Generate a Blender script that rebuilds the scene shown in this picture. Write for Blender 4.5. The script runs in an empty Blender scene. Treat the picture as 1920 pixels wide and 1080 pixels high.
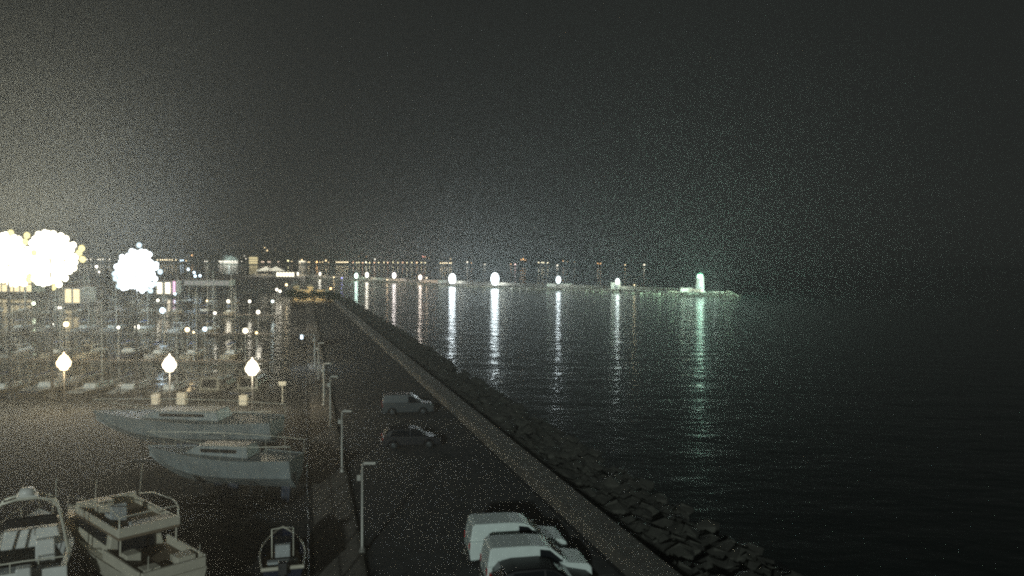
import bpy, math, random
from mathutils import Vector, Matrix
R = math.radians
rnd = random.Random(7)
sc = bpy.context.scene
col = sc.collection

# ------------------------------------------------------------ camera
H = 13.3
cam_d = bpy.data.cameras.new('camera'); cam = bpy.data.objects.new('camera', cam_d); col.objects.link(cam)
cam_d.sensor_width = 36; cam_d.lens = 28.125; cam_d.clip_start = 0.1; cam_d.clip_end = 9000
PITCH = math.atan(48.5/1500)
CM = Matrix.Rotation(math.pi/2 - PITCH, 3, 'X') @ Matrix.Rotation(0.0065, 3, 'Z')
cam.matrix_world = Matrix.Translation((0, 0, H)) @ CM.to_4x4()
sc.camera = cam

# ------------------------------------------------------------ sky, added fill sun, exposure
w = bpy.data.worlds.new('World'); sc.world = w; w.use_nodes = True
wn = w.node_tree; wn.nodes.clear()
sky = wn.nodes.new('ShaderNodeTexSky'); sky.sky_type = 'NISHITA'; sky.sun_disc = False
SUN_EL, SUN_AZ = R(13), R(186)
sky.sun_elevation = SUN_EL; sky.sun_rotation = SUN_AZ
hsv = wn.nodes.new('ShaderNodeHueSaturation'); hsv.inputs['Saturation'].default_value = 0.15
bg1 = wn.nodes.new('ShaderNodeBackground'); bg1.inputs['Strength'].default_value = 0.0006
bg2 = wn.nodes.new('ShaderNodeBackground'); bg2.inputs['Color'].default_value = (0.96, 1.07, 0.97, 1)
bg2.inputs['Strength'].default_value = 0.0135
add = wn.nodes.new('ShaderNodeAddShader'); wo = wn.nodes.new('ShaderNodeOutputWorld')
wn.links.new(sky.outputs[0], hsv.inputs['Color']); wn.links.new(hsv.outputs[0], bg1.inputs['Color'])
wn.links.new(bg1.outputs[0], add.inputs[0]); wn.links.new(bg2.outputs[0], add.inputs[1])
wn.links.new(add.outputs[0], wo.inputs['Surface'])
sl = bpy.data.lights.new('fill_sun', 'SUN'); sl.energy = 0.95; sl.angle = R(1.5); sl.color = (0.86, 1.0, 0.96)  # added sun standing in for unseen building lights behind the camera
so = bpy.data.objects.new('fill_sun', sl); col.objects.link(so)
sd = Vector((math.sin(SUN_AZ)*math.cos(SUN_EL), math.cos(SUN_AZ)*math.cos(SUN_EL), math.sin(SUN_EL)))
so.rotation_euler = sd.to_track_quat('Z', 'Y').to_euler()
sc.view_settings.view_transform = 'Standard'; sc.view_settings.look = 'None'
sc.view_settings.exposure = 0; sc.view_settings.gamma = 1
sc.cycles.use_denoising = False
sc.cycles.max_bounces = 5; sc.cycles.volume_bounces = 0; sc.cycles.diffuse_bounces = 2
sc.cycles.sample_clamp_direct = 4; sc.cycles.sample_clamp_indirect = 4
sc.cycles.use_light_tree = True
sc.cycles.filter_width = 2.3
LAMP = 1.0            # overall lamp brightness

WZ = -1.2             # water level (quay surface is z = 0)

def ray(px, py):
    return (CM @ Vector(((px-960)/1500, -(py-540)/1500, -1)))
def gp(px, py, z=0.0):
    d = ray(px, py); t = (z-H)/d.z
    return Vector((d.x*t, d.y*t, z))
def dp(px, py, D):
    d = ray(px, py); t = D/d.y
    return Vector((d.x*t, D, H+d.z*t))

# ------------------------------------------------------------ materials
MATS = {}
def mat(name, c, rough=0.6, metal=0, var=0.0, scale=3.0, bump=0.0, emit=None, es=0.0, c2=None, spec=None, stretch=None):
    if name in MATS: return MATS[name]
    m = bpy.data.materials.new(name); m.use_nodes = True; nt = m.node_tree
    b = nt.nodes['Principled BSDF']
    b.inputs['Base Color'].default_value = (*c, 1); b.inputs['Roughness'].default_value = rough
    b.inputs['Metallic'].default_value = metal
    if spec is not None: b.inputs['Specular IOR Level'].default_value = spec
    if emit:
        b.inputs['Emission Color'].default_value = (*emit, 1); b.inputs['Emission Strength'].default_value = es
        m.cycles.emission_sampling = 'NONE'
    if var or bump:
        tc = nt.nodes.new('ShaderNodeTexCoord'); mp = nt.nodes.new('ShaderNodeMapping')
        if stretch: mp.inputs['Scale'].default_value = stretch
        n = nt.nodes.new('ShaderNodeTexNoise'); n.inputs['Scale'].default_value = scale; n.inputs['Detail'].default_value = 8
        n.inputs['Roughness'].default_value = 0.65
        nt.links.new(tc.outputs['Object'], mp.inputs[0]); nt.links.new(mp.outputs[0], n.inputs['Vector'])
        if var:
            r = nt.nodes.new('ShaderNodeValToRGB')
            e = r.color_ramp.elements; e[0].position = 0.3; e[1].position = 0.7
            lo = tuple(max(0, x*(1-var)) for x in c); hi = c2 if c2 else tuple(min(1, x*(1+var)) for x in c)
            e[0].color = (*lo, 1); e[1].color = (*hi, 1)
            nt.links.new(n.outputs['Fac'], r.inputs[0]); nt.links.new(r.outputs[0], b.inputs['Base Color'])
        if bump:
            bm = nt.nodes.new('ShaderNodeBump'); bm.inputs['Strength'].default_value = bump; bm.inputs['Distance'].default_value = 0.07
            nt.links.new(n.outputs['Fac'], bm.inputs['Height']); nt.links.new(bm.outputs[0], b.inputs['Normal'])
    MATS[name] = m
    return m
asphalt = mat('asphalt', (0.068, 0.07, 0.068), 0.85, var=0.35, scale=1.3, bump=0.4)
gravel = mat('yard_gravel', (0.028, 0.028, 0.026), 0.95, var=0.4, scale=0.8, bump=0.6)
paving = mat('paving', (0.2, 0.18, 0.155), 0.9, var=0.25, scale=2.0, bump=0.3)
concrete = mat('concrete', (0.14, 0.13, 0.11), 0.9, var=0.35, scale=1.2, bump=0.5)
oldstone = mat('quay_stone', (0.2, 0.18, 0.15), 0.9, var=0.35, scale=0.6, bump=0.5)
rock = mat('rock', (0.055, 0.054, 0.044), 0.95, var=0.3, scale=1.5, bump=0.8)
paleroc = mat('pale_rock', (0.28, 0.26, 0.2), 0.95, var=0.4, scale=0.8, bump=0.8)
white = mat('gelcoat_white', (0.74, 0.74, 0.7), 0.35, var=0.12, scale=1.5)
ivory = mat('gelcoat_ivory', (0.58, 0.54, 0.44), 0.4, var=0.12, scale=1.5)
dimgrey = mat('gelcoat_dimmed_grey', (0.24, 0.27, 0.27), 0.5, var=0.25, scale=1.0)  # darkened tone: fainter light on the yard hulls put into the colour
bluepaint = mat('hull_blue', (0.014, 0.02, 0.04), 0.35, var=0.2, scale=1.0)
antifoul = mat('antifouling', (0.05, 0.06, 0.085), 0.9, var=0.4, scale=2.0)
glass = mat('dark_glass', (0.01, 0.012, 0.015), 0.08)
vanpaint = mat('white_van_paint', (0.72, 0.8, 0.76), 0.35, var=0.06, scale=2.0)
darkpaint = mat('dark_car_paint', (0.006, 0.006, 0.008), 0.45, var=0.2)
silver = mat('silver_car_paint', (0.08, 0.088, 0.09), 0.35, 0.4, var=0.1)
rubber = mat('rubber', (0.015, 0.015, 0.015), 0.9)
steel = mat('galvanised_steel', (0.42, 0.41, 0.37), 0.5, 0.3, var=0.2, scale=4)
steelb = mat('stainless_rail', (0.75, 0.72, 0.6), 0.35, 0.2)
darksteel = mat('dark_steel', (0.05, 0.05, 0.05), 0.6, 0.3, var=0.3, scale=4)
cushion = mat('cushion', (0.4, 0.42, 0.42), 0.9, var=0.2, scale=6)
canvas = mat('blue_canvas', (0.03, 0.05, 0.13), 0.9, var=0.3, scale=5)
teak = mat('teak_deck', (0.2, 0.15, 0.1), 0.8, var=0.3, scale=6, stretch=(1, 8, 1))
wood = mat('pontoon_wood', (0.17, 0.14, 0.11), 0.9, var=0.4, scale=4, stretch=(8, 1, 1))
alu = mat('mast_aluminium', (0.5, 0.48, 0.42), 0.45, 0.4)
redl = mat('red_lens', (0.3, 0.01, 0.01), 0.2)
clearl = mat('clear_lens', (0.6, 0.6, 0.6), 0.1)
plate = mat('number_plate', (0.6, 0.6, 0.5), 0.4)
render_w = mat('beige_render', (0.5, 0.42, 0.28), 0.9, var=0.15, scale=1.0, bump=0.2)
whitewall = mat('white_render', (0.6, 0.58, 0.52), 0.9, var=0.12, scale=1.0, bump=0.2)
rooft = mat('roof_tiles', (0.16, 0.08, 0.05), 0.9, var=0.4, scale=3, bump=0.5)
bark = mat('bark', (0.06, 0.045, 0.035), 0.95, var=0.4, scale=6, bump=0.6)
leaf = mat('leaf', (0.035, 0.05, 0.022), 0.8, var=0.5, scale=0.8)
hillm = mat('hillside', (0.03, 0.035, 0.022), 1.0, var=0.5, scale=0.01)
tent = mat('tent_fabric', (0.75, 0.72, 0.65), 0.8, var=0.05)
winwarm = mat('lit_window', (0.6, 0.5, 0.3), 0.5, emit=(1.0, 0.78, 0.42), es=1.1)
winwarm2 = mat('bright_shopfront', (0.6, 0.5, 0.3), 0.5, emit=(1.0, 0.88, 0.66), es=2.6)
winpink = mat('pink_sign_light', (0.6, 0.5, 0.5), 0.5, emit=(1.0, 0.45, 0.75), es=1.4)
windark = mat('dark_window', (0.02, 0.02, 0.025), 0.15)

def emis(name, c, s):
    if name in MATS: return MATS[name]
    m = bpy.data.materials.new(name); m.use_nodes = True; nt = m.node_tree; nt.nodes.clear()
    e = nt.nodes.new('ShaderNodeEmission'); e.inputs[0].default_value = (*c, 1); e.inputs[1].default_value = s
    o = nt.nodes.new('ShaderNodeOutputMaterial'); nt.links.new(e.outputs[0], o.inputs[0])
    m.cycles.emission_sampling = 'NONE'; MATS[name] = m
    return m

def water_mat():
    m = bpy.data.materials.new('sea_water'); m.use_nodes = True; nt = m.node_tree; b = nt.nodes['Principled BSDF']
    b.inputs['Base Color'].default_value = (0.008, 0.014, 0.013, 1); b.inputs['Roughness'].default_value = 0.07
    b.inputs['IOR'].default_value = 1.33
    g = nt.nodes.new('ShaderNodeNewGeometry')
    def noise(sx, sy, s, det=3):
        mp = nt.nodes.new('ShaderNodeMapping'); mp.inputs['Scale'].default_value = (sx, sy, 1)
        n = nt.nodes.new('ShaderNodeTexNoise'); n.inputs['Scale'].default_value = s; n.inputs['Detail'].default_value = det
        nt.links.new(g.outputs['Position'], mp.inputs[0]); nt.links.new(mp.outputs[0], n.inputs['Vector'])
        return n
    n1 = noise(0.55, 1.0, 0.22, 2); n2 = noise(0.6, 1.0, 1.1, 3); n3 = noise(0.02, 0.03, 1.0, 2)
    b1 = nt.nodes.new('ShaderNodeBump'); b1.inputs['Strength'].default_value = 1; b1.inputs['Distance'].default_value = 0.2
    b2 = nt.nodes.new('ShaderNodeBump'); b2.inputs['Strength'].default_value = 1; b2.inputs['Distance'].default_value = 0.07
    nt.links.new(n1.outputs['Fac'], b1.inputs['Height']); nt.links.new(n2.outputs['Fac'], b2.inputs['Height'])
    nt.links.new(b1.outputs[0], b2.inputs['Normal']); nt.links.new(b2.outputs[0], b.inputs['Normal'])
    return m

# ------------------------------------------------------------ mesh builder
class MB:
    def __init__(s): s.v = []; s.f = []; s.sm = []
    def poly(s, pts, faces, smooth=False, M=None):
        o = len(s.v)
        s.v += [tuple(M @ Vector(p)) if M is not None else tuple(p) for p in pts]
        for f in faces: s.f.append(tuple(o+i for i in f)); s.sm.append(smooth)
    def box(s, x0, x1, y0, y1, z0, z1, M=None, tx=0, ty=0):
        p = [(x0,y0,z0),(x1,y0,z0),(x1,y1,z0),(x0,y1,z0),(x0+tx,y0+ty,z1),(x1-tx,y0+ty,z1),(x1-tx,y1-ty,z1),(x0+tx,y1-ty,z1)]
        s.poly(p, [(3,2,1,0),(4,5,6,7),(0,1,5,4),(1,2,6,5),(2,3,7,6),(3,0,4,7)], False, M)
    def tube(s, pts, r, n=8, cap=True, smooth=True):
        pts = [Vector(p) for p in pts]; rs = r if isinstance(r, (list, tuple)) else [r]*len(pts)
        V = []; F = []
        for i, p in enumerate(pts):
            a = pts[max(i-1, 0)]; b = pts[min(i+1, len(pts)-1)]; d = (b-a).normalized()
            u = d.orthogonal().normalized() if i == 0 else (u - d*u.dot(d)).normalized()
            vv = d.cross(u)
            for k in range(n):
                t = 2*math.pi*k/n; V.append(p + (u*math.cos(t)+vv*math.sin(t))*rs[i])
        for i in range(len(pts)-1):
            for k in range(n): F.append((i*n+k, i*n+(k+1)%n, (i+1)*n+(k+1)%n, (i+1)*n+k))
        s.poly(V, F, smooth)
        if cap: s.poly(V[:n], [tuple(range(n))[::-1]]); s.poly(V[-n:], [tuple(range(n))])
    def ball(s, c, r, n=12, sz=1.0, jit=0, rg=None):
        c = Vector(c); V = []; F = []; m = n//2
        for i in range(m+1):
            for k in range(n):
                th = math.pi*i/m; ph = 2*math.pi*k/n
                q = r*(1+(rg.uniform(-jit, jit) if jit else 0))
                V.append(c+Vector((q*math.sin(th)*math.cos(ph), q*math.sin(th)*math.sin(ph), q*sz*math.cos(th))))
        for i in range(m):
            for k in range(n): F.append((i*n+k, (i+1)*n+k, (i+1)*n+(k+1)%n, i*n+(k+1)%n))
        s.poly(V, F, not jit)
    def prism(s, prof, y0, y1, ty0=0, M=None, ztop=None, taper=0):
        """side profile in x,z swept across y; taper pulls the sides in with height above ztop"""
        n = len(prof); V = []
        for sgn, y in ((0, y0), (1, y1)):
            for x, z in prof:
                t = taper*max(0, z-ztop) if taper else 0
                V.append((x, y+(t if sgn == 0 else -t), z))
        F = [tuple(range(n)), tuple(range(2*n-1, n-1, -1))]
        F += [(i, n+i, n+(i+1) % n, (i+1) % n) for i in range(n)]
        s.poly(V, F, False, M)
    def lathe(s, prof, n=24, c=(0,0,0), smooth=True):
        V = []; F = []
        for r, z in prof:
            for k in range(n):
                t = 2*math.pi*k/n; V.append((c[0]+r*math.cos(t), c[1]+r*math.sin(t), c[2]+z))
        for i in range(len(prof)-1):
            for k in range(n): F.append((i*n+k, i*n+(k+1)%n, (i+1)*n+(k+1)%n, (i+1)*n+k))
        s.poly(V, F, smooth)
    def build(s, name, m, parent=None, bevel=0, loc=None):
        me = bpy.data.meshes.new(name); me.from_pydata([tuple(v) for v in s.v], [], s.f)
        me.polygons.foreach_set('use_smooth', s.sm); me.materials.append(m); me.update()
        o = bpy.data.objects.new(name, me); col.objects.link(o)
        if parent: o.parent = parent
        if loc: o.location = loc
        if bevel:
            b = o.modifiers.new('bevel', 'BEVEL'); b.width = bevel; b.segments = 3; b.limit_method = 'ANGLE'; b.angle_limit = R(35)
        return o
def tag(o, label=None, cat=None, group=None, kind=None):
    if label: o['label'] = label
    if cat: o['category'] = cat
    if group: o['group'] = group
    if kind: o['kind'] = kind
    return o
def empty(name, loc=(0,0,0), rz=0.0):
    o = bpy.data.objects.new(name, None); o.empty_display_size = 0.3; col.objects.link(o)
    o.location = loc; o.rotation_euler = (0, 0, rz); return o
def copy_tree(o, parent=None):
    c = o.copy(); col.objects.link(c)
    if parent: c.parent = parent
    for ch in o.children:
        if ch in SRC.get(o, ()) or True: copy_tree(ch, c)
    return c
SRC = {}
ORD = ['first','second','third','fourth','fifth','sixth','seventh','eighth','ninth','tenth','eleventh','twelfth','thirteenth',
       'fourteenth','fifteenth','sixteenth','seventeenth','eighteenth','nineteenth','twentieth','twenty-first','twenty-second','twenty-third','twenty-fourth','twenty-fifth','twenty-sixth','twenty-seventh','twenty-eighth','twenty-ninth','thirtieth']
def point(parent, loc, power, color, radius=0.3):
    l = bpy.data.lights.new('lamp_glow', 'POINT'); l.energy = power*LAMP; l.color = color; l.shadow_soft_size = radius
    o = bpy.data.objects.new('lamp_glow', l); col.objects.link(o); o.location = loc
    if parent: o.parent = parent
    return o
WARM = (1.0, 0.76, 0.42); NEUT = (1.0, 0.93, 0.76); COOL = (0.66, 0.86, 1.0); GREENW = (0.72, 1.0, 0.86); VIOL = (0.42, 0.42, 1.0)
ORNG = (1.0, 0.55, 0.22)

# ------------------------------------------------------------ setting
sw = lambda Y: 5.5 - 0.28*(Y-34.3)          # seaward line of the sea wall
fn = lambda Y: -8.7 - 0.26*(Y-34.0)         # yard fence line
pm = MB(); pm.poly([(-4500, -80, WZ), (4500, -80, WZ), (4500, 5200, WZ), (-4500, 5200, WZ)], [(0,1,2,3)])
tag(pm.build('water', water_mat()), kind='structure')
def slab(name, pts, z, zb, m):
    b = MB(); n = len(pts)
    V = [(x, y, z) for x, y in pts] + [(x, y, zb) for x, y in pts]
    b.poly(V, [tuple(range(n))] + [(i, n+i, n+(i+1) % n, (i+1) % n) for i in range(n)])
    return tag(b.build(name, m), kind='structure')
YQ = 79.0
slab('ground', [(-420, -70), (sw(-70), -70), (sw(297), 297), (fn(297)-7, 303), (fn(YQ)-1.5, YQ), (-420, YQ)], 0, -3, gravel)
slab('ground', [(-131, 296), (-118, 420), (-140, 520), (-168, 655), (-175, 760), (-700, 760), (-700, 296)], 0, -3, gravel)
def strip(name, a, b_, y0, y1, z, m, n=24):
    s = MB(); V = []; F = []
    for i in range(n+1):
        y = y0+(y1-y0)*i/n; V += [(a(y), y, z), (b_(y), y, z)]
    for i in range(n): F.append((2*i, 2*i+1, 2*i+3, 2*i+2))
    s.poly(V, F); return tag(s.build(name, m), kind='structure')
strip('road', lambda y: fn(y)+2.5, lambda y: sw(y)-1.0, -60, 270, 0.006, asphalt)
pv = MB()
for i in range(33):
    y0, y1 = -60+i*10, -50+i*10
    V = [(fn(y0)+0.3, y0, 0), (fn(y0)+2.3, y0, 0), (fn(y1)+2.3, y1, 0), (fn(y1)+0.3, y1, 0)]
    pv.poly(V+[(x, y, 0.12) for x, y, z in V], [(4,5,6,7), (1,2,6,5), (3,0,4,7)])
tag(pv.build('pavement', paving), kind='structure')
kb = MB()
for i in range(165):
    y0, y1 = -60+i*2+0.01, -58+i*2-0.01
    V = [(fn(y0)+2.305, y0, 0), (fn(y0)+2.49, y0, 0), (fn(y1)+2.49, y1, 0), (fn(y1)+2.305, y1, 0)]
    kb.poly(V+[(x, y, 0.135) for x, y, z in V], [(4,5,6,7), (1,2,6,5), (3,0,4,7), (0,1,5,4)])
tag(kb.build('kerb', concrete), kind='structure')
mk = MB()
for i in range(13):                         # worn parking bay lines beside the sea wall
    y = 20+i*2.75; u = Vector((-0.963, -0.27)); a = Vector((sw(y)-1.2, y)); e = a+u*4.6; t = Vector((0.27, -0.963))*0.05
    mk.poly([(a.x-t.x, a.y-t.y, 0.011), (a.x+t.x, a.y+t.y, 0.011), (e.x+t.x, e.y+t.y, 0.011), (e.x-t.x, e.y-t.y, 0.011)], [(0,1,2,3)])
tag(mk.build('road_markings', mat('worn_paint', (0.14, 0.14, 0.13), 0.8, var=0.6, scale=4)), kind='structure')

# rock armour between wall and sea
rg = random.Random(3); rk = MB()
for i in range(2600):
    y = 16+285*(rg.random()**1.7); q = rg.random(); off = 0.3+q*7.5
    r = rg.uniform(0.45, 0.95)*(1 if y < 120 else 1.25)
    rk.ball((sw(y)+off, y, -0.35-1.0*q+rg.uniform(-0.15, 0.2)), r, 6, rg.uniform(0.5, 0.8), 0.22, rg)
tag(rk.build('rocks', rock), 'rough brown boulders piled between the sea wall and the water', 'rocks', kind='stuff')
# sea wall
wl = empty('sea_wall', (sw(60), 60, 0)); b = MB(); cp = MB()
def wseg(mb, y0, y1, a, b_, z0, z1):
    V = [(sw(y0)+a, y0, z0), (sw(y0)+b_, y0, z0), (sw(y1)+b_, y1, z0), (sw(y1)+a, y1, z0)]
    V = [(x-sw(60), y-60, z) for x, y, z in V]
    mb.poly(V+[(x, y, z1) for x, y, z in V], [(0,1,5,4), (1,2,6,5), (2,3,7,6), (3,0,4,7), (4,5,6,7)])
for i in range(56):
    wseg(b, -30+i*6, -24+i*6, -0.75, 0.35, -2.0, 0.72)
    wseg(cp, -30+i*6+0.02, -24+i*6-0.02, -0.95, 0.5, 0.724, 0.9)
b.build('wall_body', concrete, wl); cp.build('coping', concrete, wl)
tag(wl, 'long straight pale concrete wall between the car park and the sea', 'sea wall')

# yard fence
fe = empty('yard_fence', (fn(60), 60, 0)); q = MB()
for i in range(64):
    y = 14+i*1.0; x = fn(y)
    q.tube([(x-fn(60), y-60, 0.25), (x-fn(60), y-60, 1.75)], 0.012, 4)
for z in (0.3, 1.0, 1.75):
    q.tube([(fn(14)-fn(60), -46, z), (0, 0, z), (fn(78)-fn(60), 18, z)], 0.025, 5)
q.build('mesh_panel', darksteel, fe)
for i in range(22):
    y = 14+i*3.0; q = MB(); q.tube([(fn(y)-fn(60), y-60, 0), (fn(y)-fn(60), y-60, 1.9)], 0.045, 6); q.build('post', darksteel, fe)
tag(fe, 'thin dark steel fence dividing the boatyard from the pavement', 'fence')

# far hills
def ridge(X):
    t = min(1, max(0, (X+1700)/2300))
    h = 62*(1-t)+16*t + 9*math.sin(X*0.006)+6*math.sin(X*0.017+1)
    if X > 330: h *= max(0.0, 1-(X-330)/260)
    return max(0.2, h)
def hill(X, Y):
    t = min(1, max(0, (Y-2440)/560)); return ridge(X)*(t*t*(3-2*t)) + 1.5*min(1, max(0, (Y-2430)/10)) - (0 if Y > 2430 else 3)
hb = MB(); V = []; F = []; nx, ny = 110, 14
for j in range(ny+1):
    for i in range(nx+1):
        X = -3400+i*40; Y = 2425+j*60; V.append((X, Y, (hill(X, Y) if X < 640 else -3) - (2 if j == 0 else 0)))
for j in range(ny):
    for i in range(nx):
        a = j*(nx+1)+i; F.append((a, a+1, a+nx+2, a+nx+1))
hb.poly(V, F, True); tag(hb.build('hills', hillm), kind='structure')

# ------------------------------------------------------------ breakwater (mole), lamps on it, lighthouse
mole_px = [(560, 521.5), (640, 525.5), (740, 531), (848, 536.5), (928, 540), (1047, 544.5), (1160, 548.5), (1296, 556)]
mole_pt = [gp(x, y, WZ) for x, y in mole_px]
def mole_at(px):
    for (a, pa), (b_, pb) in zip(zip(mole_px, mole_pt), list(zip(mole_px, mole_pt))[1:]):
        if px <= b_[0]:
            t = (px-a[0])/(b_[0]-a[0]); k = pa.lerp(pb, t); return k
    return mole_pt[-1]
bw = empty('breakwater', (mole_pt[3].x, mole_pt[3].y, WZ))
def polyline(mb, pts, off0, off1, z0, z1, o):
    n = len(pts); V = []
    for i, p in enumerate(pts):
        a = pts[max(i-1, 0)]; c = pts[min(i+1, n-1)]; d = Vector((c.x-a.x, c.y-a.y)).normalized(); nn = Vector((-d.y, d.x))
        for off in (off0, off1):
            for z in (z0, z1): V.append((p.x+nn.x*off-o[0], p.y+nn.y*off-o[1], z-o[2]))
    F = [(0, 1, 3, 2)]
    for i in range(n-1):
        k = 4*i; F += [(k, k+4, k+5, k+1), (k+1, k+5, k+7, k+3), (k+3, k+7, k+6, k+2)]
    k = 4*(n-1); F.append((k, k+2, k+3, k+1)); mb.poly(V, F)
ext = [Vector((-230, 690, WZ))] + mole_pt[:-1] + [dp(1292, 555, 352)]
oo = (mole_pt[3].x, mole_pt[3].y, WZ)
q = MB(); polyline(q, ext, 0, 9, WZ-2, 0.3, oo); q.build('walkway', oldstone, bw)
q = MB(); polyline(q, ext, 7.2, 8.8, 0.304, 1.7, oo); q.build('parapet', oldstone, bw)
tag(bw, 'long low stone breakwater curving out to the lighthouse', 'breakwater')
rk = MB(); rg = random.Random(5)
for i in range(900):
    k = rg.uniform(0.0, 1)*(len(ext)-1); a = int(k); p = ext[a].lerp(ext[min(a+1, len(ext)-1)], k-a)
    rk.ball((p.x+rg.uniform(-1.5, 1), p.y-rg.uniform(0, 2.6), WZ+rg.uniform(-0.3, 0.4)), rg.uniform(0.6, 1.2), 6, 0.6, 0.25, rg)
tag(rk.build('rocks', paleroc), 'boulders lining the foot of the breakwater', 'rocks', kind='stuff')

def bulb_lamp(name, base, zl, color, power, radius, label, group, style='post', cname=None, sh=None, beam=False, up=0):
    """lamp post: pole, bracket, head, lens; zl = height of the light above base"""
    t = empty(name, base)
    q = MB(); q.lathe([(0.16, 0), (0.16, 0.3), (0.07, 0.4), (0.05, zl-(.72 if up else .1))], 8); q.build('pole', darksteel if up or beam else steel, t)
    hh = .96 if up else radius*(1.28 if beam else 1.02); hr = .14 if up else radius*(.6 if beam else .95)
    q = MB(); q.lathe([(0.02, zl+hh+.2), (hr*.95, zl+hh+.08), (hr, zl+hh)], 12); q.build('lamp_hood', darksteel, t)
    q = MB()  # quay and breakwater globes enlarged: lamp glare put into their shape
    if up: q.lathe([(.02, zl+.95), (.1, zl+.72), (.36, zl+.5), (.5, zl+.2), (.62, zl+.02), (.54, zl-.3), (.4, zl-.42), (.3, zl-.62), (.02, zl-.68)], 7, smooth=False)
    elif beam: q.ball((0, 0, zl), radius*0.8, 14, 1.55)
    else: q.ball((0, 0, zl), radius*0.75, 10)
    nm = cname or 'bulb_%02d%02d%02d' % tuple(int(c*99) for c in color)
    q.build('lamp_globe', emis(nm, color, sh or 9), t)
    if beam:           # breakwater lanterns throw their beam out over the bay
        l = bpy.data.lights.new('lamp_beam', 'SPOT'); l.energy = power; l.color = color; l.shadow_soft_size = radius*.4; l.spot_size = R(95); l.spot_blend = .6
        o = bpy.data.objects.new('lamp_beam', l); col.objects.link(o); o.parent = t; o.location = (0, -radius*1.24, zl)
        o.rotation_euler = Vector((base[0], base[1], 0)).to_track_quat('Z', 'Y').to_euler()
    elif up:           # added spot tilted up over the yard, only to strengthen the halo
        l = bpy.data.lights.new('lamp_beam', 'SPOT'); l.energy = up; l.color = color; l.shadow_soft_size = .25; l.spot_size = R(92); l.spot_blend = .12
        o = bpy.data.objects.new('lamp_beam', l); col.objects.link(o); o.parent = t; o.location = (0, -.85, zl)
        o.rotation_euler = Vector((base[0]*.8, base[1], -base[1]*.95)).to_track_quat('Z', 'Y').to_euler()
        point(t, (0, -.3, zl-.95), power, color, .12)
    elif power > 1: point(t, (0, 0, zl), power, color, radius)
    return tag(t, label, 'lamp post', group)

# mole lamps: px, py(light), colour, power, radius
mole_l = [(558, 513.5, NEUT, 2600, .55), (600, 513.5, NEUT, 2400, .5), (641, 523, VIOL, 1500, .42), (668, 517, GREENW, 5200, .8),
          (688, 515.5, NEUT, 5200, .75), (739, 516.5, (1, .9, .85), 6500, .8), (788, 520, (1, .85, .72), 4200, .65),
          (848, 523, (.85, .96, 1), 17000, 1.15), (928, 523, (.84, .97, 1), 19000, 1.25), (1047, 524.5, (.84, .97, 1), 8500, .8), (1158, 528, (.85, 1, .97), 6500, .65)]
desc = ['white lamp at the landward end of the breakwater', 'small white lamp left of the violet lamp on the breakwater', 'violet lamp near the landward end of the breakwater',
        'green-white lamp between the violet lamp and a plain white one', 'white lamp just right of the green-white lamp', 'pinkish white lamp with a long warm streak in the water',
        'smaller warm white lamp between the pinkish lamp and the first blue-white lamp', 'leftmost of the two brightest blue-white lamps on the breakwater',
        'brightest blue-white lamp in the middle of the breakwater', 'blue-white lamp directly right of the brightest pair on the breakwater', 'last blue-white lamp before the lighthouse']
for (px, py, c, pw, r), ds in zip(mole_l, desc):
    m_ = mole_at(px); D = m_.y+3.4
    p = dp(px, py, D)
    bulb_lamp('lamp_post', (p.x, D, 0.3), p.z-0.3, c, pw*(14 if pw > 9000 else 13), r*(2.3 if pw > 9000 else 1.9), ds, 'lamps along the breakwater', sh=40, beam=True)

# lighthouse head
LC = dp(1312, 560, 362); LC.z = 0
hd = empty('lighthouse', (LC.x, LC.y, 0))
q = MB(); q.lathe([(14.0, -3.2), (13.4, 0.25), (12.6, 0.45), (0.02, 0.47)], 48); q.build('platform', oldstone, hd)
q = MB(); q.lathe([(2.5, 0.46), (2.4, 0.8), (2.0, 0.85), (1.6, 6.4), (1.9, 6.55), (1.9, 6.75), (1.0, 6.78)], 24); q.build('tower', mat('lighthouse_white', (.8, .85, .8), .6, var=.06), hd)
q = MB()
for k in range(12):
    a = k*math.pi/6; q.tube([(1.8*math.cos(a), 1.8*math.sin(a), 6.75), (1.8*math.cos(a), 1.8*math.sin(a), 7.5)], 0.03, 4)
q.tube([(1.8*math.cos(k*math.pi/12), 1.8*math.sin(k*math.pi/12), 7.5) for k in range(25)], 0.03, 4); q.build('railing', steel, hd)
q = MB(); q.lathe([(1.15, 6.78), (1.15, 8.2)], 16); q.build('lantern', emis('lantern_green', (.5, 1, .72), 6), hd)
q = MB(); q.lathe([(1.3, 8.2), (1.1, 8.35), (0.3, 8.9), (0.02, 9.3)], 16); q.build('roof', mat('lighthouse_roof', (.04, .12, .07), .5), hd)
q = MB(); q.box(-0.45, 0.45, -2.1, -1.8, 0.85, 2.8); q.build('door', darkpaint, hd)
point(hd, (0, -2.6, 8.4), 120000, (.55, 1, .78), 0.55)
for k, (dx, dy) in enumerate(((-5.0, -8.0), (5.0, -8.0))):
    fl = empty('floodlight', (LC.x+dx, LC.y+dy, 0.47))
    q = MB(); q.box(-.35, .35, -.12, .12, .25, .75); q.tube([(0, 0, 0), (0, 0, .3)], .05, 6); q.build('housing', darksteel, fl)
    q = MB(); q.box(-.3, .3, .121, .135, .3, .7); q.build('lens', emis('flood_lens', (.8, 1, .9), 12), fl)
    point(fl, (0, .6, .7), 260000, (.78, 1, .86), .3)
    tag(fl, ('left' if k == 0 else 'right')+' ground floodlight shining up at the lighthouse tower', 'floodlight', 'floodlights around the lighthouse')
tag(hd, 'white lighthouse with green lantern glaring on its round stone platform', 'lighthouse')
hu = empty('service_hut', (LC.x-6.2, LC.y+1, 0.47))
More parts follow.
